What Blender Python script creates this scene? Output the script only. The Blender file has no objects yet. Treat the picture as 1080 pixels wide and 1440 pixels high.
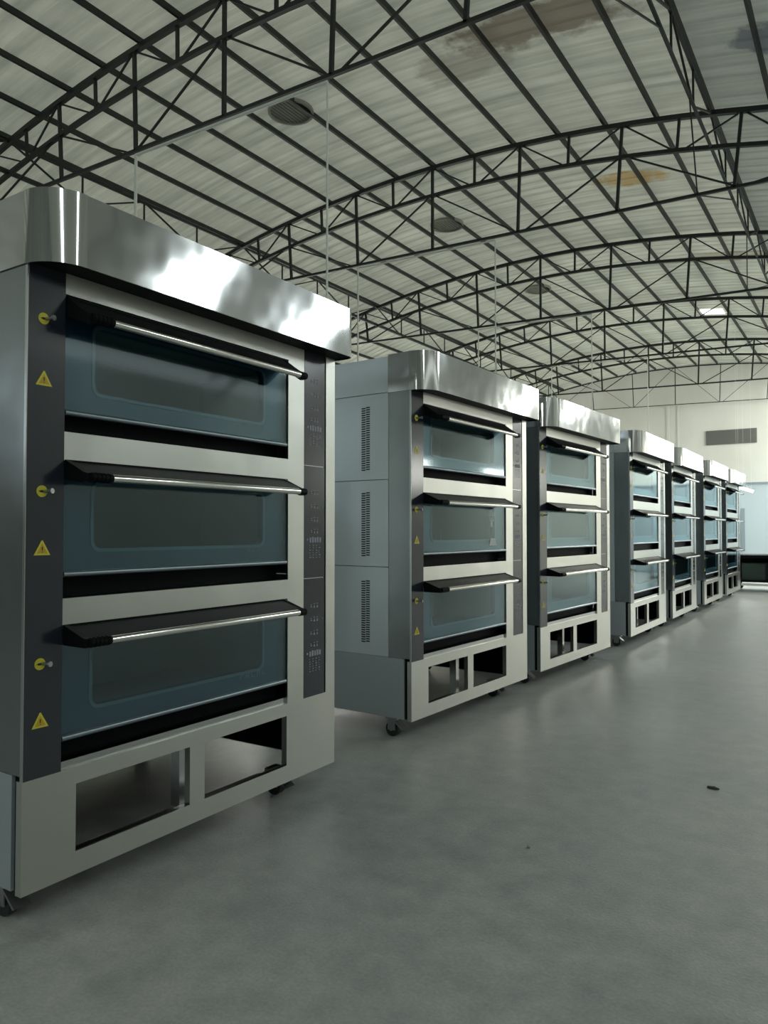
import bpy, math, random
from mathutils import Vector, Matrix
random.seed(7)
PI = math.pi
SC = bpy.context.scene
COL = SC.collection

# ------------------------------------------------------------------ materials
def mat(name, base=(.5, .5, .5), rough=.5, metal=0., ior=1.5, emit=None, strength=0., coat=0., aniso=0.):
    m = bpy.data.materials.new(name); m.use_nodes = True
    b = m.node_tree.nodes['Principled BSDF']
    b.inputs['Base Color'].default_value = (*base, 1)
    b.inputs['Roughness'].default_value = rough
    b.inputs['Metallic'].default_value = metal
    b.inputs['IOR'].default_value = ior
    if coat: b.inputs['Coat Weight'].default_value = coat; b.inputs['Coat Roughness'].default_value = .05
    if aniso: b.inputs['Anisotropic'].default_value = aniso; b.inputs['Anisotropic Rotation'].default_value = .25
    if emit:
        b.inputs['Emission Color'].default_value = (*emit, 1)
        b.inputs['Emission Strength'].default_value = strength
    return m
def nt(m): return m.node_tree.nodes, m.node_tree.links, m.node_tree.nodes['Principled BSDF']
def node(N, kind, **kw):
    n = N.new(kind)
    for k, v in kw.items(): setattr(n, k, v)
    return n
def mapped(N, L, scale, coord='Object'):
    if coord == 'World': src = N.new('ShaderNodeNewGeometry').outputs['Position']
    else: src = N.new('ShaderNodeTexCoord').outputs[coord]
    mp = N.new('ShaderNodeMapping'); mp.inputs['Scale'].default_value = scale
    L.new(src, mp.inputs['Vector']); return mp.outputs['Vector']
def noise(N, L, vec, scale=1., detail=3., rough=.5):
    n = N.new('ShaderNodeTexNoise'); n.inputs['Scale'].default_value = scale
    n.inputs['Detail'].default_value = detail; n.inputs['Roughness'].default_value = rough
    L.new(vec, n.inputs['Vector']); return n.outputs['Fac']
def ramp(N, L, fac, p0, c0, p1, c1):
    r = N.new('ShaderNodeValToRGB'); e = r.color_ramp.elements
    e[0].position = p0; e[0].color = (*c0, 1); e[1].position = p1; e[1].color = (*c1, 1)
    L.new(fac, r.inputs['Fac']); return r.outputs['Color']
def mixc(N, L, fac, a, b, mode='MIX'):
    x = N.new('ShaderNodeMix'); x.data_type = 'RGBA'; x.blend_type = mode
    for sock, v in ((x.inputs[0], fac), (x.inputs[6], a), (x.inputs[7], b)):
        if isinstance(v, (tuple, list)): sock.default_value = (*v, 1)
        elif isinstance(v, float): sock.default_value = v
        else: L.new(v, sock)
    return x.outputs[2]
def bump(N, L, b, h, dist, strength=1.):
    bp = N.new('ShaderNodeBump'); bp.inputs['Distance'].default_value = dist
    bp.inputs['Strength'].default_value = strength
    L.new(h, bp.inputs['Height']); L.new(bp.outputs['Normal'], b.inputs['Normal'])

def brushed(name, base, rough, aniso=.7, wob=.0012, metal=1.):
    m = mat(name, base, rough, metal, aniso=aniso); N, L, b = nt(m)
    tg = N.new('ShaderNodeTangent'); tg.direction_type = 'RADIAL'; tg.axis = 'Z'
    L.new(tg.outputs['Tangent'], b.inputs['Tangent'])
    v = mapped(N, L, (1, 1, 1)); big = noise(N, L, v, 2.6, 2.)
    fine = noise(N, L, mapped(N, L, (3, 3, 260)), 1., 2.)
    c = mixc(N, L, fine, tuple(x * .92 for x in base), base)
    L.new(c, b.inputs['Base Color'])
    bump(N, L, b, big, wob * 12, .5)
    return m
M = {}
M['steel'] = brushed('brushed stainless steel', (.55, .56, .55), .22, .2)
M['post'] = brushed('darker brushed post steel', (.30, .325, .33), .26, .2)
M['hood'] = brushed('hood stainless steel', (.60, .61, .62), .13, .4, .0016)
M['plate'] = brushed('satin stainless plate', (.60, .60, .56), .33, .75)
M['polish'] = brushed('polished hood corner', (.66, .67, .66), .09, .0, 0.)
M['side'] = brushed('pale blue steel side sheet', (.64, .72, .75), .28, .3, .0015, .35)
M['baseside'] = brushed('grey blue steel base sheet', (.46, .52, .54), .36, .3, .0015, .4)
M['darkpanel'] = mat('dark glossy panel', (.017, .021, .030), .16, 0., 1.75)
M['ctrl'] = mat('dark control film', (.022, .024, .034), .2, 0., 1.7)
M['black'] = mat('black recess', (.008, .009, .01), .5)
M['blacksteel'] = mat('black gloss steel', (.007, .008, .009), .4, 0., 1.3)
M['blacksteel'].node_tree.nodes['Principled BSDF'].inputs['Specular IOR Level'].default_value = .12
M['black'].node_tree.nodes['Principled BSDF'].inputs['Specular IOR Level'].default_value = .05
M['chamber'] = mat('dim oven chamber', (.20, .23, .20), .5)
M['chrome'] = brushed('polished bar', (.78, .77, .72), .14, .5, 0.)
M['trim'] = mat('grey door trim', (.26, .31, .34), .3, .8)
M['rim'] = mat('pale window rim', (.085, .11, .12), .4)
M['inner'] = mat('inner door sheet', (.020, .043, .062), .35)
M['mark'] = mat('pale print', (.30, .31, .36), .6)
M['faint'] = mat('faint glass print', (.10, .14, .16), .5)
M['yellow'] = mat('yellow sticker', (.62, .55, .05), .5)
M['stickblack'] = mat('sticker black', (.02, .02, .015), .5)
M['wheel'] = mat('dark caster wheel', (.02, .02, .022), .45)
M['zinc'] = mat('zinc caster fork', (.35, .36, .36), .35, .9)
M['truss'] = mat('dark painted truss tube', (.014, .017, .015), .55)
M['purlin'] = mat('dark painted purlin', (.015, .018, .015), .55)
M['pvc'] = mat('white plastic conduit', (.80, .82, .76), .5)
M['vent'] = mat('dark wall louvre', (.16, .165, .15), .7)
M['booth'] = mat('pale blue sheet', (.42, .50, .54), .45)
M['boothseam'] = mat('blue grey seam', (.22, .27, .31), .5)
M['green'] = mat('dark green crate', (.035, .06, .05), .6)
M['slot'] = mat('dark slot', (.012, .014, .014), .6)
M['paper'] = mat('white sticker', (.55, .6, .58), .6)
M['scrap'] = mat('dark scrap', (.03, .03, .03), .8)
M['stone'] = mat('pale chip', (.3, .3, .29), .8)
M['frame'] = mat('grey window frame', (.25, .26, .26), .5, .4)
M['tube'] = mat('lit fluorescent tube', (.9, .9, .9), .5, emit=(.93, 1., .96), strength=30.)
M['sky'] = mat('daylight through skylight sheet', (.8, .8, .8), .5, emit=(.9, 1., 1.), strength=6.)  # glow of skylights added out of view
M['farsky'] = mat('daylight through far skylight sheet', (.8, .8, .8), .5, emit=(.98, 1., .93), strength=21.)  # stronger glow for the skylights added toward the gable
M['win'] = mat('daylight in window', (.7, .75, .8), .4, emit=(.62, .82, 1.), strength=2.2)  # glow for added side windows
M['nearwin'] = mat('daylight in near window', (.7, .75, .8), .4, emit=(.8, .93, 1.), strength=1.8)  # glow for the windows added behind the camera
M['leftwin'] = mat('daylight in left window', (.7, .75, .8), .4, emit=(1., 1., .92), strength=6.)  # glow for the windows added in the left wall
M['farwin'] = mat('daylight in far window', (.7, .75, .8), .4, emit=(1., 1., .93), strength=9.)  # glow for the windows added in the right wall
M['roofhole'] = mat('bright roof light', (.8, .8, .8), .5, emit=(1, 1, .95), strength=2.5)

# tinted glass pane: clear tint + mirror by viewing angle
def glass(name, tint, ior, rough=.07):
    m = bpy.data.materials.new(name); m.use_nodes = True
    N, L = m.node_tree.nodes, m.node_tree.links
    N.remove(N['Principled BSDF']); out = N['Material Output']
    t = N.new('ShaderNodeBsdfTransparent'); t.inputs['Color'].default_value = (*tint, 1)
    g = N.new('ShaderNodeBsdfGlossy'); g.inputs['Roughness'].default_value = rough
    g.inputs['Color'].default_value = (.80, .95, 1., 1)
    f = N.new('ShaderNodeFresnel'); f.inputs['IOR'].default_value = ior
    x = N.new('ShaderNodeMixShader')
    # mirror only on the outer face of the pane, clear on the way out of it
    ge = N.new('ShaderNodeNewGeometry'); sb = N.new('ShaderNodeMath'); sb.operation = 'SUBTRACT'; sb.inputs[0].default_value = 1.
    L.new(ge.outputs['Backfacing'], sb.inputs[1]); ml = N.new('ShaderNodeMath'); ml.operation = 'MULTIPLY'
    L.new(f.outputs[0], ml.inputs[0]); L.new(sb.outputs[0], ml.inputs[1])
    L.new(ml.outputs[0], x.inputs[0]); L.new(t.outputs[0], x.inputs[1]); L.new(g.outputs[0], x.inputs[2])
    L.new(x.outputs[0], out.inputs['Surface']); return m
M['glass'] = glass('tinted oven door glass', (.78, .93, .98), 2.0)

def concrete():
    m = mat('concrete floor', (.2, .2, .2), .55, 0., 1.5); N, L, b = nt(m)
    v = mapped(N, L, (1, 1, 1), 'World')
    a = noise(N, L, v, .55, 5., .6); c = noise(N, L, v, 7., 6., .7); d = noise(N, L, v, 90., 2.)
    col = ramp(N, L, a, .3, (.33, .345, .342), .7, (.45, .45, .425))
    col = mixc(N, L, 1., col, ramp(N, L, c, .3, (.76, .77, .78), .72, (1.14, 1.14, 1.12)), 'MULTIPLY')
    col = mixc(N, L, 1., col, ramp(N, L, d, .2, (.85, .85, .85), .8, (1.12, 1.12, 1.12)), 'MULTIPLY')
    # scuffs and pale spills
    s = noise(N, L, mapped(N, L, (1, .55, 1), 'World'), 1.7, 7., .75)
    col = mixc(N, L, ramp(N, L, s, .64, (0, 0, 0), .78, (.4, .4, .4)), col, (.5, .5, .48))
    L.new(col, b.inputs['Base Color'])
    L.new(ramp(N, L, c, .2, (.30, .30, .30), .8, (.5, .5, .5)), b.inputs['Roughness'])
    bump(N, L, b, d, .002, .4); return m
M['floor'] = concrete()

def roofsheet():
    m = mat('off white roof sheet', (.6, .6, .55), .55); N, L, b = nt(m)
    v = mapped(N, L, (1, 1, 1), 'World')
    streak = noise(N, L, mapped(N, L, (.35, 5., .35), 'World'), 1.4, 4., .6)
    blot = noise(N, L, v, .9, 4., .6)
    col = ramp(N, L, streak, .3, (.52, .53, .47), .62, (.76, .76, .68))
    col = mixc(N, L, 1., col, ramp(N, L, blot, .25, (.78, .80, .78), .7, (1.04, 1.04, 1.)), 'MULTIPLY')
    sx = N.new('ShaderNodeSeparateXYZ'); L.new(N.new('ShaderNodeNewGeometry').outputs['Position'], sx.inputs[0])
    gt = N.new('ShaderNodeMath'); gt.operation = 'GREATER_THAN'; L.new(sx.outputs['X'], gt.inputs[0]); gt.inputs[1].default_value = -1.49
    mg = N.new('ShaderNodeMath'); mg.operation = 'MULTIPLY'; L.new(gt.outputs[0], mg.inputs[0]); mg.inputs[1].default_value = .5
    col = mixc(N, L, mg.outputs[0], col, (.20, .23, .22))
    def ell(cx, cy, rx, ry, c, k):
        nonlocal col
        s = N.new('ShaderNodeSeparateXYZ'); L.new(N.new('ShaderNodeNewGeometry').outputs['Position'], s.inputs[0])
        def mth(op, a, bb):
            n = N.new('ShaderNodeMath'); n.operation = op
            for i, q in enumerate((a, bb)):
                if q is None: continue
                if isinstance(q, (int, float)): n.inputs[i].default_value = q
                else: L.new(q, n.inputs[i])
            return n.outputs[0]
        dx = mth('DIVIDE', mth('SUBTRACT', s.outputs['X'], cx), rx); dy = mth('DIVIDE', mth('SUBTRACT', s.outputs['Y'], cy), ry)
        r2 = mth('ADD', mth('MULTIPLY', dx, dx), mth('MULTIPLY', dy, dy))
        r2 = mth('ADD', r2, mth('MULTIPLY', mth('SUBTRACT', noise(N, L, v, 4., 4., .6), .5), 2.2))
        f = ramp(N, L, r2, .45, (k, k, k), 1.15, (0, 0, 0))
        col = mixc(N, L, f, col, c)
    ell(-2.75, 6.9, 1.15, .36, (.17, .125, .085), .8)
    ell(-3.75, 7.25, .6, .35, (.27, .24, .18), .5)
    ell(-2.85, 10.8, .62, .26, (.50, .34, .13), .85)
    ell(-.8, 7.85, .35, .3, (.12, .13, .16), .8)
    ell(-2.1, 14.6, 1.3, .3, (.33, .27, .19), .6)
    L.new(col, b.inputs['Base Color'])
    tr = N.new('ShaderNodeBsdfTranslucent'); L.new(col, tr.inputs['Color'])
    mx = N.new('ShaderNodeMixShader'); mx.inputs[0].default_value = .3
    L.new(b.outputs[0], mx.inputs[1]); L.new(tr.outputs[0], mx.inputs[2])
    L.new(mx.outputs[0], N['Material Output'].inputs['Surface']); return m
M['roof'] = roofsheet()

def ventmesh(name, c):
    m = mat(name, c, .7); N, L, b = nt(m)
    tr = N.new('ShaderNodeBsdfTranslucent'); tr.inputs['Color'].default_value = (*c, 1)
    mx = N.new('ShaderNodeMixShader'); mx.inputs[0].default_value = .3
    L.new(b.outputs[0], mx.inputs[1]); L.new(tr.outputs[0], mx.inputs[2])
    L.new(mx.outputs[0], N['Material Output'].inputs['Surface']); return m
M['ventmesh'] = ventmesh('roof ventilator mesh', (.42, .42, .37))
M['ventslat'] = ventmesh('roof ventilator slats', (.22, .22, .19))
def plaster(name, c0, c1):
    m = mat(name, c0, .8); N, L, b = nt(m)
    v = mapped(N, L, (1, 1, .5), 'World')
    L.new(ramp(N, L, noise(N, L, v, .7, 5., .6), .3, c0, .7, c1), b.inputs['Base Color']); return m
M['wall'] = plaster('white plaster wall', (.62, .62, .56), (.72, .72, .68))
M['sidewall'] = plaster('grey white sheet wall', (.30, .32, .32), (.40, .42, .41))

# ------------------------------------------------------------------ mesh builder
class MB:
    def __init__(s): s.v = []; s.f = []
    def add(s, vs, fs):
        o = len(s.v); s.v += [tuple(p) for p in vs]; s.f += [tuple(i + o for i in q) for q in fs]
    def box(s, x0, x1, y0, y1, z0, z1):
        s.add([(x, y, z) for x in (x0, x1) for y in (y0, y1) for z in (z0, z1)],
              [(0, 1, 3, 2), (4, 6, 7, 5), (0, 4, 5, 1), (2, 3, 7, 6), (0, 2, 6, 4), (1, 5, 7, 3)])
    def bar(s, a, b, w, h=None, up=(0, 0, 1)):
        """square tube from a to b"""
        a, b = Vector(a), Vector(b); d = (b - a).normalized(); u = Vector(up)
        r = d.cross(u)
        if r.length < 1e-4: r = d.cross(Vector((1, 0, 0)))
        r.normalize(); u = r.cross(d); h = h or w
        vs = [p + r * (i * w / 2) + u * (j * h / 2) for p in (a, b) for i in (-1, 1) for j in (-1, 1)]
        s.add(vs, [(0, 1, 3, 2), (4, 6, 7, 5), (0, 4, 5, 1), (2, 3, 7, 6), (0, 2, 6, 4), (1, 5, 7, 3)])
    def tube(s, a, b, r, n=12, r2=None):
        a, b = Vector(a), Vector(b); d = (b - a).normalized(); r2 = r if r2 is None else r2
        q = d.cross(Vector((0, 0, 1)))
        if q.length < 1e-4: q = Vector((1, 0, 0))
        q.normalize(); w = d.cross(q)
        vs = []
        for p, rr in ((a, r), (b, r2)):
            for i in range(n):
                t = 2 * PI * i / n; vs.append(p + (q * math.cos(t) + w * math.sin(t)) * rr)
        fs = [(i, (i + 1) % n, n + (i + 1) % n, n + i) for i in range(n)] + [tuple(range(n))[::-1], tuple(range(n, 2 * n))]
        s.add(vs, fs)
    def prism(s, pts, z0, z1, axis='z'):
        n = len(pts)
        def P(p, z):
            return {'z': (p[0], p[1], z), 'x': (z, p[0], p[1]), 'y': (p[0], z, p[1])}[axis]
        s.add([P(p, z0) for p in pts] + [P(p, z1) for p in pts],
              [(i, (i + 1) % n, n + (i + 1) % n, n + i) for i in range(n)] + [tuple(range(n))[::-1], tuple(range(n, 2 * n))])
    def loopstrip(s, outer, inner, x0, x1):
        """frame between two loops (same count) in the yz plane, from x0 to x1"""
        n = len(outer)
        vs = [(x, p[0], p[1]) for x in (x0, x1) for lp in (outer, inner) for p in lp]
        fs = []
        for i in range(n):
            j = (i + 1) % n
            fs += [(i, j, n + j, n + i), (2 * n + i, 3 * n + i, 3 * n + j, 2 * n + j),
                   (i, 2 * n + i, 2 * n + j, j), (n + i, n + j, 3 * n + j, 3 * n + i)]
        s.add(vs, fs)
    def build(s, name, m, parent=None, smooth=False, bevel=0., loc=None):
        import bmesh
        me = bpy.data.meshes.new(name); me.from_pydata(s.v, [], s.f); me.materials.append(m)
        bm = bmesh.new(); bm.from_mesh(me); bmesh.ops.recalc_face_normals(bm, faces=bm.faces); bm.to_mesh(me); bm.free()
        o = bpy.data.objects.new(name, me); COL.objects.link(o)
        if parent: o.parent = parent
        if loc: o.location = loc
        if smooth:
            for p in me.polygons: p.use_smooth = len(p.vertices) == 4
            me.set_sharp_from_angle(angle=math.radians(40))
        if bevel:
            md = o.modifiers.new('bevel', 'BEVEL'); md.width = bevel; md.segments = 2; md.limit_method = 'ANGLE'
        return o
def BX(*a):
    m = MB(); m.box(*a); return m
def tag(o, label=None, cat=None, group=None, kind=None):
    for k, v in (('label', label), ('category', cat), ('group', group), ('kind', kind)):
        if v: o[k] = v
    return o
def empty(name, loc=(0, 0, 0), rz=0.):
    o = bpy.data.objects.new(name, None); COL.objects.link(o); o.location = loc; o.rotation_euler = (0, 0, rz)
    o.empty_display_size = .1; return o
def copy_tree(o, parent=None):
    c = o.copy(); COL.objects.link(c)
    if parent: c.parent = parent
    for ch in list(o.children): copy_tree(ch, c)
    return c

# ------------------------------------------------------------------ the hall
XC, X0, X1, Y0, Y1 = -5.07, -15.3, 4.7, -6.0, 24.5
def arch(x): return 6.33 - (x - XC) ** 2 / 38.
def struct(o): o['kind'] = 'structure'; return o
struct(BX(X0, X1, Y0, Y1, -.2, 0).build('floor', M['floor']))
# roof sheet: ribbed sheets running across the hall
m = MB(); NX = 48; ys = []; y = Y0
prof = [(0, 0), (.13, 0), (.155, .014), (.185, .014), (.21, 0)]
while y < Y1: ys += [(y + a, b) for a, b in prof[:4]]; y += .21
ys.append((Y1, 0)); ys = [p for p in ys if p[0] <= Y1]
vs = []
for i in range(NX + 1):
    x = X0 + (X1 - X0) * i / NX
    for (yy, h) in ys: vs.append((x, yy, arch(x) + .115 + h))
n = len(ys)
m.add(vs, [(i * n + j, (i + 1) * n + j, (i + 1) * n + j + 1, i * n + j + 1) for i in range(NX) for j in range(n - 1)])
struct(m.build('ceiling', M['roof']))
def archwall(name, y0, y1, mt):
    m = MB(); pts = [(X0, 0), (X1, 0)] + [(X1 + (X0 - X1) * i / 30, arch(X1 + (X0 - X1) * i / 30) + .11) for i in range(31)]
    m.prism(pts, y0, y1, 'y'); return struct(m.build(name, mt))
archwall('wall_far', Y1, Y1 + .2, M['wall'])
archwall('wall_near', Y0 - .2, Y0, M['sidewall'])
for i, (wx, ww) in enumerate(((-13.6, 2.6), (-10.2, 3.0), (-6.4, 2.6), (-.6, 1.0), (1.6, .5))):  # added windows behind the camera, for reflections on the steel sides
    z0w, z1w = (2.7, 4.0) if i < 3 else (.3, 2.6)
    m = MB()
    for (q0, q1) in ((wx, wx + .05), (wx + ww - .05, wx + ww), (wx + ww / 2 - .02, wx + ww / 2 + .02)): m.box(q0, q1, Y0 + .001, Y0 + .05, z0w, z1w)
    for (q0, q1) in ((z0w, z0w + .05), (z1w - .05, z1w)): m.box(wx + .05, wx + ww - .05, Y0 + .001, Y0 + .045, q0, q1)
    fr = struct(m.build('window_%d' % (i + 20), M['frame']))
    BX(wx + .02, wx + ww - .02, Y0 + .004, Y0 + .02, z0w + .02, z1w - .02).build('pane', M['nearwin'], fr)
zt = arch(X0) + .1
struct(BX(X0 - .2, X0, Y0, Y1, 0, zt).build('wall_left', M['wall']))
for i, wy in enumerate((15.4, 18.6, 21.6)):  # added windows out of view, brightening gable and ceiling without showing in the hoods
    m = MB()
    for (q0, q1) in ((wy, wy + .05), (wy + 2.75, wy + 2.8), (wy + 1.38, wy + 1.42)): m.box(X0, X0 + .06, q0, q1, 1.3, 3.5)
    for (q0, q1) in ((1.3, 1.35), (3.45, 3.5)): m.box(X0, X0 + .055, wy + .05, wy + 2.75, q0, q1)
    fr = struct(m.build('window_%d' % (i + 30), M['frame']))
    BX(X0 + .01, X0 + .025, wy + .02, wy + 2.78, 1.32, 3.48).build('pane', M['leftwin'], fr)
# right wall with added unseen windows that light the far end
wins = [(13.2, 1.4), (17.0, 1.6)]
m = MB(); ZW0, ZW1 = 2.2, 2.95
m.box(X1, X1 + .2, Y0, Y1, 0, ZW0); m.box(X1, X1 + .2, Y0, Y1, ZW1, zt)
cur = Y0
for (a, w) in wins: m.box(X1, X1 + .2, cur, a, ZW0, ZW1); cur = a + w
m.box(X1, X1 + .2, cur, Y1, ZW0, ZW1)
struct(m.build('wall_right', M['wall']))
for i, (a, w) in enumerate(wins):
    m = MB()
    for (q0, q1) in ((a, a + .05), (a + w - .05, a + w), (a + w / 2 - .025, a + w / 2 + .025)): m.box(X1 + .02, X1 + .09, q0, q1, ZW0, ZW1)
    for (z0, z1) in ((ZW0, ZW0 + .05), (ZW1 - .05, ZW1)): m.box(X1 + .03, X1 + .08, a + .05, a + w - .05, z0, z1)
    fr = struct(m.build('window_%d' % (i + 1), M['frame']))
    BX(X1 + .10, X1 + .11, a, a + w, ZW0, ZW1).build('pane', M['farwin'] if a > 13 else M['win'], fr)
# glowing skylight sheets added in the unseen right slope for light and hood highlights
def skylight(y0, y1, xa, xb, mt, i):
    m = MB(); vs = []; K = 10
    for k in range(K + 1):
        x = xa + (xb - xa) * k / K
        vs += [(x, y0, arch(x) + .085), (x, y1, arch(x) + .085)]
    m.add(vs, [(2 * k, 2 * k + 1, 2 * k + 3, 2 * k + 2) for k in range(K)])
    o = m.build('window_%d' % i, mt); struct(o); return o
skylight(6.5, 7.1, 2.3, 4.2, M['sky'], 10)
skylight(9.3, 10.6, 1.9, 4.2, M['sky'], 11)
skylight(17.0, 17.9, 1.6, 4.2, M['farsky'], 13)
skylight(20.2, 23.6, .1, 2.5, M['farsky'], 15)
skylight(-2.4, -1.9, -.5, 4.2, M['sky'], 16)
skylight(2.0, 2.3, 1.6, 4.2, M['sky'], 17)
# small bright roof light and the round roof ventilators
m = MB(); vs = [(-3.35, 18.25, arch(-3.35) + .105), (-2.8, 18.3, arch(-2.8) + .105), (-2.8, 18.75, arch(-2.8) + .105), (-3.3, 18.7, arch(-3.3) + .105)]
m.add(vs, [(0, 1, 2, 3)]); struct(m.build('window_14', M['roofhole']))

# steel purlins along the hall
ORD = ['ridge', 'first', 'second', 'third', 'fourth', 'fifth', 'sixth', 'seventh', 'eighth', 'ninth', 'tenth', 'eleventh', 'twelfth']
for k in range(-10, 9):
    x = -5.1 + .605 * k
    z = arch(x) + .065
    o = BX(-.015, .015, Y0 + .02, Y1 - .02, -.025, .04).build('purlin', M['purlin'], loc=(x, 0, z))
    o.rotation_euler = (0, math.atan((x - XC) / 19.), 0)
    if k == 0: lb = 'dark steel purlin along the very crown of the arched roof'
    else: lb = '%s dark steel purlin to the %s of the roof crown' % (ORD[abs(k)], 'right' if k > 0 else 'left')
    tag(o, lb, 'purlin', 'purlins under the roof sheets')

# arched trusses
TY = [5.0, 9.0, 13.05, 17.0, 21.0, 24.3]
def zmid(x): return arch(x) - .39
def zbot(x): return 5.18 - .025 * (x - XC)
TL = ['nearest arched lattice truss, crossing the top left corner of the picture',
      'second arched roof truss from the camera, passing over the second oven',
      'third arched roof truss from the camera, crossing behind the orange roof stain',
      'fourth arched roof truss, just in front of the small bright roof light',
      'fifth arched roof truss, last one before the far gable wall',
      'slim arched truss set flat against the white far gable wall']
def tri(root, x, y): return (x, y)
for ti, ty in enumerate(TY):
    slim = .6 if ti == 5 else 1.
    R = empty('roof_truss', (XC, ty, 0))
    tag(R, TL[ti], 'roof truss', 'arched trusses carrying the roof')
    def P(x, z): return (x - XC, 0, z)
    def chord(f, xa, xb, w, name, n=40):
        m = MB()
        pts = [xa + (xb - xa) * i / n for i in range(n + 1)]
        vs = []
        for x in pts:
            z = f(x); q = w / 2
            vs += [(x - XC, -q, z - q), (x - XC, q, z - q), (x - XC, q, z + q), (x - XC, -q, z + q)]
        fs = []
        for i in range(n):
            for j in range(4): fs.append((4 * i + j, 4 * i + (j + 1) % 4, 4 * i + 4 + (j + 1) % 4, 4 * i + 4 + j))
        fs += [(0, 1, 2, 3), (4 * n, 4 * n + 1, 4 * n + 2, 4 * n + 3)]
        m.add(vs, fs); m.build(name, M['truss'], R)
    chord(arch, X0 + .02, X1 - .02, .056 * slim, 'top_chord')
    if ti < 5: chord(zmid, X0 + .02, X1 - .02, .046 * slim, 'middle_chord')
    jl = range(-5, 6)
    xl = [-5.08 + 1.31 * j for j in jl]
    chord(zbot, xl[0], xl[-1], .034 * slim, 'bottom_chord', 10)
    def low(x, f):   # foot of a post, leaning to the crown
        return x - (x - XC) / 38. * (arch(x) - f(x))
    for a, x in zip(jl, xl):
        m = MB(); xb = low(x, zbot); zb = zbot(x)
        if zb > zmid(x): continue
        m.bar(P(x, arch(x)), P(xb, zb), .034 * slim, up=(0, 1, 0)); m.build('post', M['truss'], R)
    for a in range(-5, 5):
        x = -5.08 + 1.31 * a; xn = x + 1.31; xm = x + .655
        if ti < 5:
            m = MB(); m.bar(P(xm, arch(xm)), P(low(xm, zmid), zmid(xm)), .030 * slim, up=(0, 1, 0)); m.build('post', M['truss'], R)
            m = MB(); m.bar(P(x + .04, arch(x) - .03), P(xm - .05, zmid(xm)), .018 * slim, up=(0, 1, 0)); m.build('diagonal', M['truss'], R)
            m = MB(); m.bar(P(xm + .05, zmid(xm)), P(xn - .04, arch(xn) - .03), .018 * slim, up=(0, 1, 0)); m.build('diagonal', M['truss'], R)
        zt_ = (lambda q: zmid(q)) if ti < 5 else arch
        if zbot(x) < zt_(x) and zbot(xn) < zt_(xn):
            m = MB()
            if a % 2 == 0: m.bar(P(x + .03, zt_(x)), P(xn - .05, zbot(xn)), .019 * slim, up=(0, 1, 0))
            else: m.bar(P(x + .05, zbot(x)), P(xn - .03, zt_(xn)), .019 * slim, up=(0, 1, 0))
            m.build('diagonal', M['truss'], R)
    # outer posts near the walls
    for x in (-14.6, -13.6, -12.6, 2.5, 3.5, 4.2):
        m = MB(); m.bar(P(x, arch(x)), P(x, zmid(x)), .030 * slim, up=(0, 1, 0)); m.build('post', M['truss'], R)

# lattice braces running along the hall between the trusses
for bx, lb in ((-1.47, 'long lattice brace under the roof down the right side'), (-8.7, 'long lattice brace under the roof behind the ovens at left')):
    R = empty('lattice_brace', (bx, 5.0, 0)); tag(R, lb, 'roof brace', 'lattice braces along the hall')
    zu, zl = arch(bx) - .01, zmid(bx)
    m = MB(); m.bar((0, -4, zl), (0, 19.3, zl), .028); m.build('bottom_chord', M['truss'], R)
    m = MB(); m.bar((0, -4, zu), (0, 19.3, zu), .03); m.build('top_chord', M['truss'], R)
    for i in range(-4, 19):
        if i % 4 == 0: pass
        else:
            m = MB(); m.bar((0, i, zl), (0, i, zu), .02, up=(0, 1, 0)); m.build('post', M['truss'], R)
        m = MB()
        if i % 2 == 0: m.bar((0, i + .04, zu), (0, i + .96, zl), .02, up=(1, 0, 0))
        else: m.bar((0, i + .04, zl), (0, i + .96, zu), .02, up=(1, 0, 0))
        m.build('diagonal', M['truss'], R)
    # sway rods down to the truss bottom chord
    if bx > -5:
        for q in range(0, 5):
            y = TY[q] - 5.
            m = MB(); m.bar((-.15, y, zbot(bx)), (0, y + 1.6, zl), .014, up=(1, 0, 0)); m.build('sway_rod', M['truss'], R)
            if q: m = MB(); m.bar((-.15, y, zbot(bx)), (0, y - 1.2, zl), .014, up=(1, 0, 0)); m.build('sway_rod', M['truss'], R)

# round roof ventilators (seen from below as dark mesh discs)
for (vx, vy, lb) in ((-5.9, 6.93, 'round dark roof ventilator between the first and second truss'), (-5.92, 10.98, 'round dark roof ventilator between the second and third truss'), (-5.9, 15.0, 'round dark roof ventilator between the third and fourth truss')):
    R = empty('roof_ventilator', (vx, vy, arch(vx) + .10)); tag(R, lb, 'ventilator', 'round ventilators in the roof')
    m = MB(); n = 28; ri, ro = .25, .28
    for i in range(n):
        t0, t1 = 2 * PI * i / n, 2 * PI * (i + 1) / n
        m.add([(r * math.cos(t), r * math.sin(t), z) for t in (t0, t1) for r, z in ((ri, -.03), (ro, -.03), (ro, .01), (ri, .01))],
              [(0, 1, 5, 4), (1, 2, 6, 5), (3, 0, 4, 7)])
    m.build('rim', M['ventmesh'], R)
    m = MB(); m.tube((0, 0, -.005), (0, 0, .005), .25, 28); m.build('mesh_disc', M['ventmesh'], R)
    m = MB()
    for i in range(-5, 6): w = math.sqrt(.25 ** 2 - (i * .045) ** 2); m.box(i * .045 - .004, i * .045 + .004, -w, w, -.012, -.006)
    m.build('slats', M['ventslat'], R)

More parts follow.
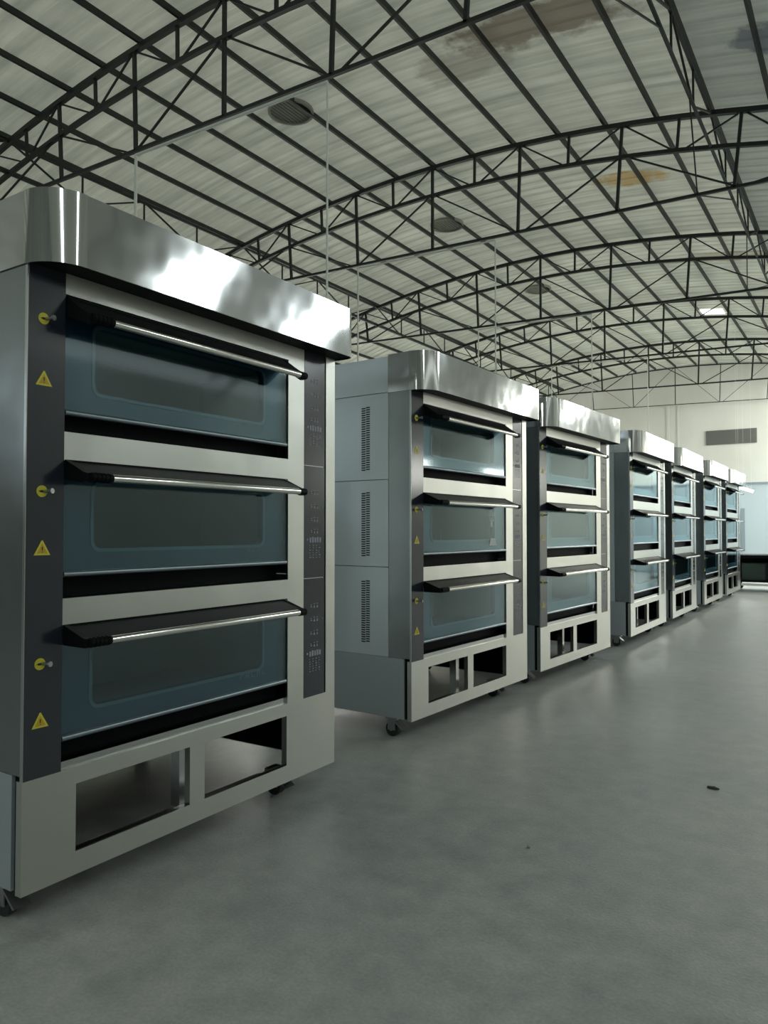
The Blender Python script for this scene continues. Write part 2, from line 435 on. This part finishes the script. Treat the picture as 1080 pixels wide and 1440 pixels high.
# white conduits hanging from the trusses
CL = [('white conduit along the nearest truss with a drop behind the first oven hood', 0), ('white conduit on the second truss dropping behind the second oven', 1),
      ('thin white conduit on the third truss dropping over the third oven', 2), ('faint thin conduit on the fourth truss before the gable', 3)]
for lb, i in CL:
    R = empty('conduit', (-6.35, TY[i], 0)); tag(R, lb, 'conduit', 'conduits hanging from the trusses')
    r = .016 if i == 0 else .012 if i < 3 else .009; x0, x1 = 0., (2.5 if i == 0 else 2.22)
    za, zb = zbot(-6.35) - .045, zbot(-6.35 + x1) - .045
    m = MB(); m.tube((x0, 0, za), (x1, 0, zb), r); m.build('horizontal_run', M['pvc'], R)
    m = MB(); m.tube((x0, 0, za), (x0, 0, 1.5), r); m.build('drop', M['pvc'], R)
    m = MB(); m.tube((x1, 0, zb), (x1, 0, 1.5), .009); m.build('drop', M['pvc'], R)
    for xx in (x0, x1): BX(xx - .04, xx + .04, -.03, .03, 1.38, 1.5).build('socket_box', M['pvc'], R)

# louvre in the gable wall
R = empty('wall_louvre', (-3.53, Y1, 3.88)); tag(R, 'long grey louvre high on the white far gable wall', 'louvre')
BX(-.70, .70, -.03, 0, 0, .43).build('backing', M['vent'], R)
m = MB()
for i in range(9): m.box(-.68, .68, -.05, -.03, .02 + i * .046, .045 + i * .046)
m.build('slats', M['vent'], R)
# shallow pilasters on the gable wall
for i, (px, w) in enumerate(((-5.35, .08), (-5.05, .05))):
    struct(BX(px - w / 2, px + w / 2, Y1 - .02, Y1, 0, arch(px) - 1.1).build('trim_%d' % (i + 1), M['wall']))

# pale blue panelled booth at the end of the hall
R = empty('storage_booth', (-1.5, 23.3, 0)); tag(R, 'pale blue sheet metal booth against the far wall right of the ovens', 'booth')
BX(-2.3, 4.2, -.04, 0, .05, 2.58).build('front_panel', M['booth'], R)
BX(-2.3, -2.26, 0, 1.15, .05, 2.58).build('side_panel', M['booth'], R)
BX(-2.34, 4.24, -.06, 1.15, 2.58, 2.63).build('roof_panel', M['boothseam'], R)
BX(-2.3, 4.2, -.05, 1.15, 0, .05).build('base_rail', M['boothseam'], R)
BX(-1.62, -1.52, -.07, -.04, .70, 1.90).build('door_handle', M['boothseam'], R)
m = MB()
for q in (-1.9, -.55, .6, 1.8, 3.): m.box(q - .008, q + .008, -.046, -.04, .05, 2.58)
m.build('seam', M['boothseam'], R)

# hanging tube lamps at the end of the hall
for (x, y, z, ln, lb) in ((-2.72, 20.9, 2.32, 3.0, 'bright long tube lamp just right of the last oven'), (-2.93, 21.9, 2.68, 1.3, 'bright tube lamp above the long lamp by the far booth')):
    R = empty('tube_lamp', (x, y, z)); tag(R, lb, 'lamp', 'tube lamps at the end of the hall')
    m = MB(); m.tube((0, -ln / 2, 0), (0, ln / 2, 0), .022, 14); m.build('tube', M['tube'], R)
    BX(-.05, .05, -ln / 2 - .03, ln / 2 + .03, .03, .07).build('batten', M['frame'], R)
    for q in (-ln / 2 + .2, ln / 2 - .2):
        m = MB(); m.tube((0, q, .07), (0, q, arch(x) - z), .0015, 6); m.build('hanging_wire', M['pvc'], R)

# low dark trolley stacked with goods in front of the booth
R = empty('platform_trolley', (-1.55, 17.6, 0)); tag(R, 'low dark two-tier trolley beyond the last oven', 'trolley')
BX(-.95, 1.3, -.5, .5, .70, .76).build('top_deck', M['blacksteel'], R)
BX(-.95, 1.3, -.5, .5, .20, .24).build('lower_shelf', M['blacksteel'], R)
BX(-.95, 1.3, .47, .5, .24, .70).build('back_panel', M['blacksteel'], R)
BX(-.75, 1.3, -.54, -.48, .13, .175).build('bumper_rail', M['pvc'], R)
for (x, y) in ((-.9, -.45), (-.9, .45), (1.25, -.45), (1.25, .45)):
    BX(x - .03, x + .03, y - .03, y + .03, .12, .70).build('leg', M['blacksteel'], R)
    m = MB(); m.tube((x, y - .02, .06), (x, y + .02, .06), .06, 16); m.build('wheel', M['wheel'], R)
for i, (x, lb) in enumerate(((-.55, 'dark green crate standing on the lower shelf of the far trolley'),)):
    m = MB(); w = .22
    m.box(-w, w, -.3, .3, 0, .02)
    for a in ((-w, -w + .015, -.3, .3), (w - .015, w, -.3, .3), (-w + .015, w - .015, -.3, -.285), (-w + .015, w - .015, .285, .3)): m.box(*a, .02, .34 + .03 * i)
    o = m.build('crate', M['green']); o.location = (-1.55 + x, 17.6, .242); tag(o, lb, 'crate')

# scraps on the floor
def blob(name, loc, s, mt, label):
    import bmesh
    bm = bmesh.new(); bmesh.ops.create_icosphere(bm, subdivisions=2, radius=1)
    for v in bm.verts: v.co = Vector((v.co.x * s[0], v.co.y * s[1], max(v.co.z, -.6) * s[2])) * random.uniform(.8, 1.2)
    zmin = min(v.co.z for v in bm.verts)
    me = bpy.data.meshes.new(name); bm.to_mesh(me); bm.free(); me.materials.append(mt)
    o = bpy.data.objects.new(name, me); COL.objects.link(o); o.location = (loc[0], loc[1], -zmin); tag(o, label, 'debris'); return o
blob('pebble', (-1.17, 2.846), (.008, .008, .006), M['stone'], 'small pale pebble lying alone on the concrete floor')
blob('scrap', (-.674, 3.99), (.03, .016, .006), M['scrap'], 'flat dark scrap on the floor near the right edge')

# ------------------------------------------------------------------ the deck oven
W, D = 1.645, 1.25
def rrect(y0, y1, z0, z1, r, n=5):
    pts = []
    for (cy, cz, a0) in ((y1 - r, z1 - r, 0), (y0 + r, z1 - r, PI / 2), (y0 + r, z0 + r, PI), (y1 - r, z0 + r, 1.5 * PI)):
        for i in range(n + 1):
            t = a0 + PI / 2 * i / n; pts.append((cy + r * math.cos(t), cz + r * math.sin(t)))
    return pts
def make_oven():
    R = empty('deck_oven')
    # --- base stand
    m = MB()
    m.box(-.03, 0, 0, W, .118, .195); m.box(-.03, 0, 0, W, .42, .476)
    for a, b in ((0, .193), (.697, .775), (1.28, W)): m.box(-.03, 0, a, b, .195, .42)
    m.build('base_plate', M['plate'], R)
    BX(-.05, -.012, .135, 1.285, .476, .502).build('base_ledge', M['steel'], R)
    for y0, y1, s in ((0, .012, 0), (W - .012, W, 1)):
        BX(-D, -.055, y0, y1, .125, .49).build('base_side', M['baseside'], R)
        BX(-.055, -.03, y0 + (.012 if not s else -.0), y1 + (0 if not s else -.012) + (.006 if not s else -.006), .125, .476).build('base_recess', M['black'], R)
    BX(-D, -.03, .012, W - .012, .478, .492).build('base_top', M['blacksteel'], R)
    BX(-D + .01, -.057, .0125, .016, .13, .476).build('inner_lining', M['blacksteel'], R)  # black sheet added inside, darkens the base openings as shade would
    BX(-D + .01, -.057, W - .016, W - .0125, .13, .476).build('inner_lining', M['blacksteel'], R)
    BX(-.18, -.13, .76, .80, .14, .478).build('inner_post', M['steel'], R)
    BX(-D, -D + .04, .012, W - .012, .13, .17).build('rear_rail', M['plate'], R)
    BX(-D, -D + .008, .012, W - .012, .125, .478).build('rear_plate', M['black'], R)  # coloured black so the base openings look deep in shade
    for a, b in ((.28, .72), (.82, 1.25)): BX(-.15, -.135, a, b, .130, .142).build('inner_rail', M['plate'], R)
    # --- casters
    for (cx, cy) in ((-.16, .055), (-.16, 1.40), (-D + .12, .055), (-D + .12, 1.40)):
        f = MB(); f.box(cx - .045, cx + .045, cy - .04, cy + .04, .112, .128)
        f.box(cx - .035, cx + .02, cy - .027, cy - .022, .04, .112); f.box(cx - .035, cx + .02, cy + .022, cy + .027, .04, .112)
        f.tube((cx - .005, cy, .095), (cx - .005, cy, .112), .028, 14)
        f.prism([(cx + .02, .100), (cx + .02, .090), (cx + .075, .045), (cx + .085, .050)], cy - .03, cy + .03, 'y')
        fo = f.build('caster', M['zinc'], R)
        w = MB(); w.tube((cx - .01, cy - .017, .046), (cx - .01, cy + .017, .046), .046, 22); w.build('wheel', M['wheel'], fo, smooth=True)
        h = MB(); h.tube((cx - .01, cy - .029, .046), (cx - .01, cy + .029, .046), .012, 10); h.build('axle', M['zinc'], fo)
    # --- body shell
    ZB, ZT = .492, 2.132
    for side in (0, 1):
        ya, yb = (0, .012) if side == 0 else (W - .012, W)
        BX(-.165, -.012, ya, yb, ZB, ZT).build('corner_post', M['post'], R)
        for (z0, z1) in ((ZB, 1.042), (1.046, 1.585), (1.589, 2.126), (2.130, 2.352)):
            sp = BX(-D, -.169, ya, yb, z0, z1).build('side_panel', M['side'], R)
            if z0 < 2:
                zc0, zc1 = {ZB: (.568, .972), 1.046: (1.108, 1.515), 1.589: (1.648, 2.062)}[z0]
                v = MB(); k = int((zc1 - zc0) / .0145)
                yo, yi = (ya - .0015, ya) if side == 0 else (yb, yb + .0015)
                for i in range(k):
                    z = zc0 + i * .0145
                    v.box(-.377, -.346, yo, yi, z, z + .0075); v.box(-.341, -.312, yo, yi, z + .004, z + .0115)
                v.build('vent_slots', M['slot'], sp)
    BX(-D, -D + .012, .012, W - .012, ZB, 2.352).build('back_panel', M['side'], R)
    BX(-D + .012, -.10, .012, W - .012, 2.335, 2.352).build('roof_panel', M['side'], R)
    # front members
    BX(-.012, .0, 0, .004, ZB - .016, ZT).build('edge_strip', M['steel'], R)
    lp = BX(-.012, .001, .004, .135, ZB - .016, ZT).build('left_panel', M['darkpanel'], R)
    for zk in (1.96, 1.397, .840):
        s = MB(); s.tube((.001, .056, zk), (.0025, .056, zk), .019, 20); so = s.build('knob_sticker', M['yellow'], R)
        so['label'] = 'round yellow sticker'
        t = MB()
        t.prism([(.056 + a * .012, zk + b * .006) for a, b in ((-1, 0), (-.4, .6), (.4, .6), (1, 0), (.4, -.6), (-.4, -.6))], .0025, .0032, 'x')
        t.build('print', M['stickblack'], so)
        k = MB(); k.tube((.001, .064, zk), (.030, .070, zk + .001), .0055, 12); k.tube((.030, .070, zk + .001), (.036, .0715, zk + .001), .009, 12)
        ko = k.build('lock_knob', M['zinc'], R)
    for zk in (1.757, 1.206, .652):
        s = MB(); s.prism([(.030, zk - .016), (.088, zk - .016), (.061, zk + .032), (.057, zk + .032)], .001, .0022, 'x')
        so = s.build('warning_sticker', M['yellow'], R); so['label'] = 'yellow triangle warning sticker'
        t = MB(); t.prism([(.040, zk - .0105), (.078, zk - .0105), (.059, zk + .0215)], .0022, .0026, 'x')
        to = t.build('triangle', mat_tri, so)
        t = MB(); t.prism([(.0575, zk - .001), (.0605, zk - .001), (.0612, zk + .011), (.0568, zk + .011)], .0026, .003, 'x')
        t.box(.0026, .003, .0574, .0606, zk - .007, zk - .004); t.build('exclamation_mark', M['stickblack'], so)
    BX(-.012, 0, 1.285, 1.400, ZB - .016, ZT).build('front_strip', M['plate'], R)
    BX(-.012, 0, 1.572, W, ZB - .016, ZT).build('front_strip', M['plate'], R)
    BX(-.012, -.003, 1.562, 1.572, ZB - .016, ZT).build('panel_groove', M['black'], R)
    for zi, (z0, z1) in enumerate(((ZB - .016, 1.039), (1.043, 1.580), (1.584, ZT))):
        cp = BX(-.012, -.001, 1.404, 1.562, z0, z1).build('control_panel', M['ctrl'], R)
        zo = (-.545, 0, .54)[zi]
        p = MB(); x0, x1 = -.001, .0004
        rnd = random.Random(3)
        for zz in (1.447, 1.381, 1.317, 1.260):
            z = zz + zo
            p.box(x0, x1, 1.452, 1.466, z, z + .004); p.box(x0, x1, 1.452, 1.462, z + .009, z + .012)
            for yy in (1.482, 1.505):
                p.prism([(yy - .007, z - .004), (yy + .007, z - .004), (yy, z + .010)], x0, x1, 'x')
                p.box(x0, x1, yy - .006, yy + .006, z + .014, z + .017)
        for i in range(5):
            p.box(x0, x1, 1.444 + i * .019, 1.457 + i * .019, 1.212 + zo, 1.236 + zo + .003 * (i % 2))
        p.box(x0, x1, 1.424, 1.434, 1.222 + zo, 1.232 + zo)
        for r in range(6):
            for i in range(4):
                w = rnd.choice((.005, .008, .011)); p.box(x0, x1, 1.444 + i * .024, 1.444 + i * .024 + w, 1.196 - r * .0115 + zo, 1.200 - r * .0115 + zo)
        p.build('panel_print', M['mark'], cp)
        sc = MB(); sc.tube((-.001, 1.546, 1.385 + zo), (.001, 1.546, 1.385 + zo), .003, 8); sc.build('indicator', M['mark'], cp)
    BX(-.011, -.005, 1.402, 1.562, 1.039, 1.043).build('panel_joint', M['steel'], R)
    BX(-.011, -.005, 1.402, 1.562, 1.580, 1.584).build('panel_joint', M['steel'], R)
    # bands between the decks
    for (z0, z1) in ((1.503, 1.600), (.945, 1.044), (2.062, ZT)):
        BX(-.02, 0, .135, 1.285, z0, z1).build('cross_band', M['plate'], R)
    # black lining in the gaps below the doors, their deep shade put into its colour
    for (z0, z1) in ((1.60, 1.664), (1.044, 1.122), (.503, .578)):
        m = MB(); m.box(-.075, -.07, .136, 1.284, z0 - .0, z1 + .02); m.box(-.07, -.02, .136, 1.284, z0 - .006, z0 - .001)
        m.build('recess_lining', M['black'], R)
    # doors and chambers
    for (zb, ztop, zh) in ((1.664, 2.035, 1.968), (1.122, 1.485, 1.444), (.578, .935, .905)):
        c = MB(); cy0, cy1, cz0, cz1 = .16, 1.26, zb + .03, ztop - .03
        c.box(-.56, -.55, cy0, cy1, cz0, cz1)
        c.box(-.55, -.06, cy0 - .01, cy0, cz0, cz1); c.box(-.55, -.06, cy1, cy1 + .01, cz0, cz1)
        c.box(-.55, -.06, cy0, cy1, cz0 - .01, cz0); c.box(-.55, -.06, cy0, cy1, cz1, cz1 + .01)
        c.build('baking_chamber', M['chamber'], R)
        d = MB(); o_ = []; inn = rrect(.265, 1.135, zb + .085, ztop - .055, .03)
        # outer loop with matching count, so the sheet has a rounded window
        n = len(inn); cy, cz = .71, (zb + ztop) / 2; hy, hz = .57, (ztop - zb) / 2
        for (py, pz) in inn:
            dy, dz = py - cy, pz - cz
            q = min(hy / abs(dy) if abs(dy) > 1e-6 else 9e9, hz / abs(dz) if abs(dz) > 1e-6 else 9e9)
            o_.append((cy + dy * q, cz + dz * q))
        # snap the nearest loop point to each corner
        for sy in (-1, 1):
            for sz in (-1, 1):
                tgt = (cy + sy * hy, cz + sz * hz)
                i = min(range(n), key=lambda i: (o_[i][0] - tgt[0]) ** 2 + (o_[i][1] - tgt[1]) ** 2); o_[i] = tgt
        d.loopstrip(o_, inn, -.05, -.022)
        dr = d.build('door', M['inner'], R)
        lip = MB(); lip.loopstrip(rrect(.253, 1.147, zb + .073, ztop - .043, .040), rrect(.265, 1.135, zb + .085, ztop - .055, .03), -.022, -.018)
        lip.build('window_rim', M['rim'], dr)
        BX(-.014, -.008, .140, 1.280, zb, ztop).build('glass_pane', M['glass'], dr)
        t = MB(); t.tube((-.008, .140, zb + .002), (-.008, 1.278, zb + .002), .010, 12); t.build('bottom_trim', M['trim'], dr, smooth=True)
        BX(-.05, .002, .140, 1.280, ztop, ztop + .022).build('top_rail', M['blacksteel'], dr)
        # handle: sloping visor, bar and ribbed end grips
        v = MB(); v.prism([(0.0, ztop + .018), (.112, zh + .013), (.112, zh + .004), (0.0, ztop + .002)], .140, 1.262, 'y')
        v.build('handle_visor', M['blacksteel'], dr)
        e = MB(); e.prism([(0.0, ztop + .022), (.10, zh + .018), (.118, zh + .014), (.118, zh - .016), (.095, zh - .016), (.0, ztop - .045)], .138, .158, 'y')
        e.build('handle_bracket', M['blacksteel'], dr); e = MB()
        e.prism([(0.0, ztop + .022), (.10, zh + .018), (.118, zh + .014), (.118, zh - .016), (.095, zh - .016), (.0, ztop - .02)], 1.250, 1.262, 'y')
        e.build('handle_bracket', M['blacksteel'], dr)
        h = MB(); h.tube((.118, .235, zh), (.118, 1.222, zh), .0135, 18); h.build('handle_bar', M['chrome'], dr, smooth=True)
        g = MB()
        g.tube((.118, .150, zh), (.118, .235, zh), .014, 16)
        for i in range(5): g.tube((.118, .155 + i * .016, zh), (.118, .163 + i * .016, zh), .0165, 16)
        g.build('end_grip', M['blacksteel'], dr); g = MB()
        g.tube((.118, 1.222, zh), (.118, 1.262, zh), .016, 16)
        g.build('end_grip', M['blacksteel'], dr)
        # faint maker's print low on the glass
        p = MB(); rnd = random.Random(5)
        for i in range(5):
            y = .985 + i * .034; z = zb + .055
            p.box(-.008, -.0074, y, y + .004, z, z + .022); p.box(-.008, -.0074, y + .004, y + .018, z + (.018, .009, 0, .018, 0)[i], z + (.018, .009, 0, .018, 0)[i] + .004)
            if i % 2: p.box(-.008, -.0074, y + .016, y + .020, z, z + .022)
        p.build('glass_print', M['faint'], dr)
    # --- hood with rounded corners
    def hoodline(off):
        r = .134 - off; n = 12; x1 = .122 - off; y0 = -.006 + off; y1 = W + .006 - off; xb = -.169
        pts = [(xb, y0)]
        pts += [(x1 - r + r * math.sin(PI / 2 * i / n), y0 + r - r * math.cos(PI / 2 * i / n)) for i in range(n + 1)]
        rr = .05; pts += [(x1 - rr + rr * math.cos(PI / 2 * i / n), y1 - rr + rr * math.sin(PI / 2 * i / n)) for i in range(n + 1)]
        pts += [(xb, y1)]; return pts
    o_, i_ = hoodline(0), hoodline(.004); n = len(o_)
    m = MB(); z0, z1 = 2.125, 2.362
    vs = [(p[0], p[1], z) for z in (z0, z1) for lp_ in (o_, i_) for p in lp_]
    fs = []
    for i in range(n - 1):
        j = i + 1
        fs += [(i, j, 2 * n + j, 2 * n + i), (n + i, 3 * n + i, 3 * n + j, n + j), (i, n + i, n + j, j), (2 * n + i, 2 * n + j, 3 * n + j, 3 * n + i)]
    m.add(vs, fs); hood = m.build('hood', M['hood'], R, smooth=True)
    cm = MB(); cr = hoodline(-.0015)[1:14]; ci = hoodline(-.0005)[1:14]; cm.prism(cr + ci[::-1], z0 - .001, z1 + .001); cm.build('corner_trim', M['polish'], hood, smooth=True)
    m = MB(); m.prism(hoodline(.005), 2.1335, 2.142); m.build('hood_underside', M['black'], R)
    m = MB(); m.prism(hoodline(.005), 2.338, 2.346); m.build('hood_top', M['side'], R)
    return R
mat_tri = mat('sticker orange yellow', (.50, .33, .02), .5)
proto = make_oven()
OV = [(-2.250, 1.358, 0.4, 'nearest stainless steel three-deck oven, filling the left side of the picture'),
      (-2.335, 3.870, -2.2, 'second three-deck oven in the row, its pale vented side panel showing'),
      (-2.280, 5.815, -3.0, 'third three-deck oven from the camera, right behind the second'),
      (-2.205, 8.250, 0.0, 'fourth three-deck oven from the camera, first of the distant cluster'),
      (-2.200, 10.250, 0.5, 'fifth three-deck oven from the camera, between fourth and sixth'),
      (-2.195, 12.420, 0.0, 'sixth three-deck oven from the camera, last but one in the row'),
      (-2.190, 14.500, 0.0, 'seventh and farthest three-deck oven, a narrow sliver beside the tube lamp')]
for i, (x, y, rz, lb) in enumerate(OV):
    o = proto if i == 0 else copy_tree(proto)
    o.location = (x, y, 0); o.rotation_euler = (0, 0, math.radians(rz))
    tag(o, lb, 'oven', 'row of three-deck ovens')
    if i == 1:   # pale paper stickers only on this oven's middle door
        for dr in [c for c in o.children if c.name.startswith('door')]:
            if abs(min(v.co.z for v in dr.data.vertices) - 1.122) < .01:
                s = MB(); s.box(-.008, -.0072, 1.035, 1.095, 1.335, 1.375); s.box(-.008, -.0072, 1.05, 1.08, 1.295, 1.335)
                s.prism([(1.03, 1.16), (1.15, 1.16), (1.125, 1.215), (1.055, 1.215)], -.008, -.0072, 'x')
                q = s.build('paper_label', M['paper'], dr); q['label'] = 'pale paper label on the glass'

# ------------------------------------------------------------------ camera and world
cam = bpy.data.cameras.new('camera'); co = bpy.data.objects.new('camera', cam); COL.objects.link(co)
cam.sensor_fit = 'VERTICAL'; cam.sensor_height = 36; cam.lens = 36 * 1050 / 1440
cam.clip_start = .05; cam.clip_end = 200
co.location = (0, 0, 1.27)
co.rotation_euler = (PI / 2 + math.atan(26 / 1050), 0, math.radians(33.2))
SC.camera = co
w = bpy.data.worlds.new('world'); SC.world = w; w.use_nodes = True
w.node_tree.nodes['Background'].inputs[0].default_value = (.95, 1., .95, 1)
w.node_tree.nodes['Background'].inputs[1].default_value = .66
vs_ = SC.view_settings; vs_.view_transform = 'Standard'; vs_.look = 'None'; vs_.gamma = 1; vs_.use_curve_mapping = False
vs_.exposure = 0.45
SC.cycles.max_bounces = 8; SC.cycles.diffuse_bounces = 5; SC.cycles.glossy_bounces = 4; SC.cycles.transparent_max_bounces = 12
SC.cycles.use_denoising = True
SC.cycles.caustics_reflective = False
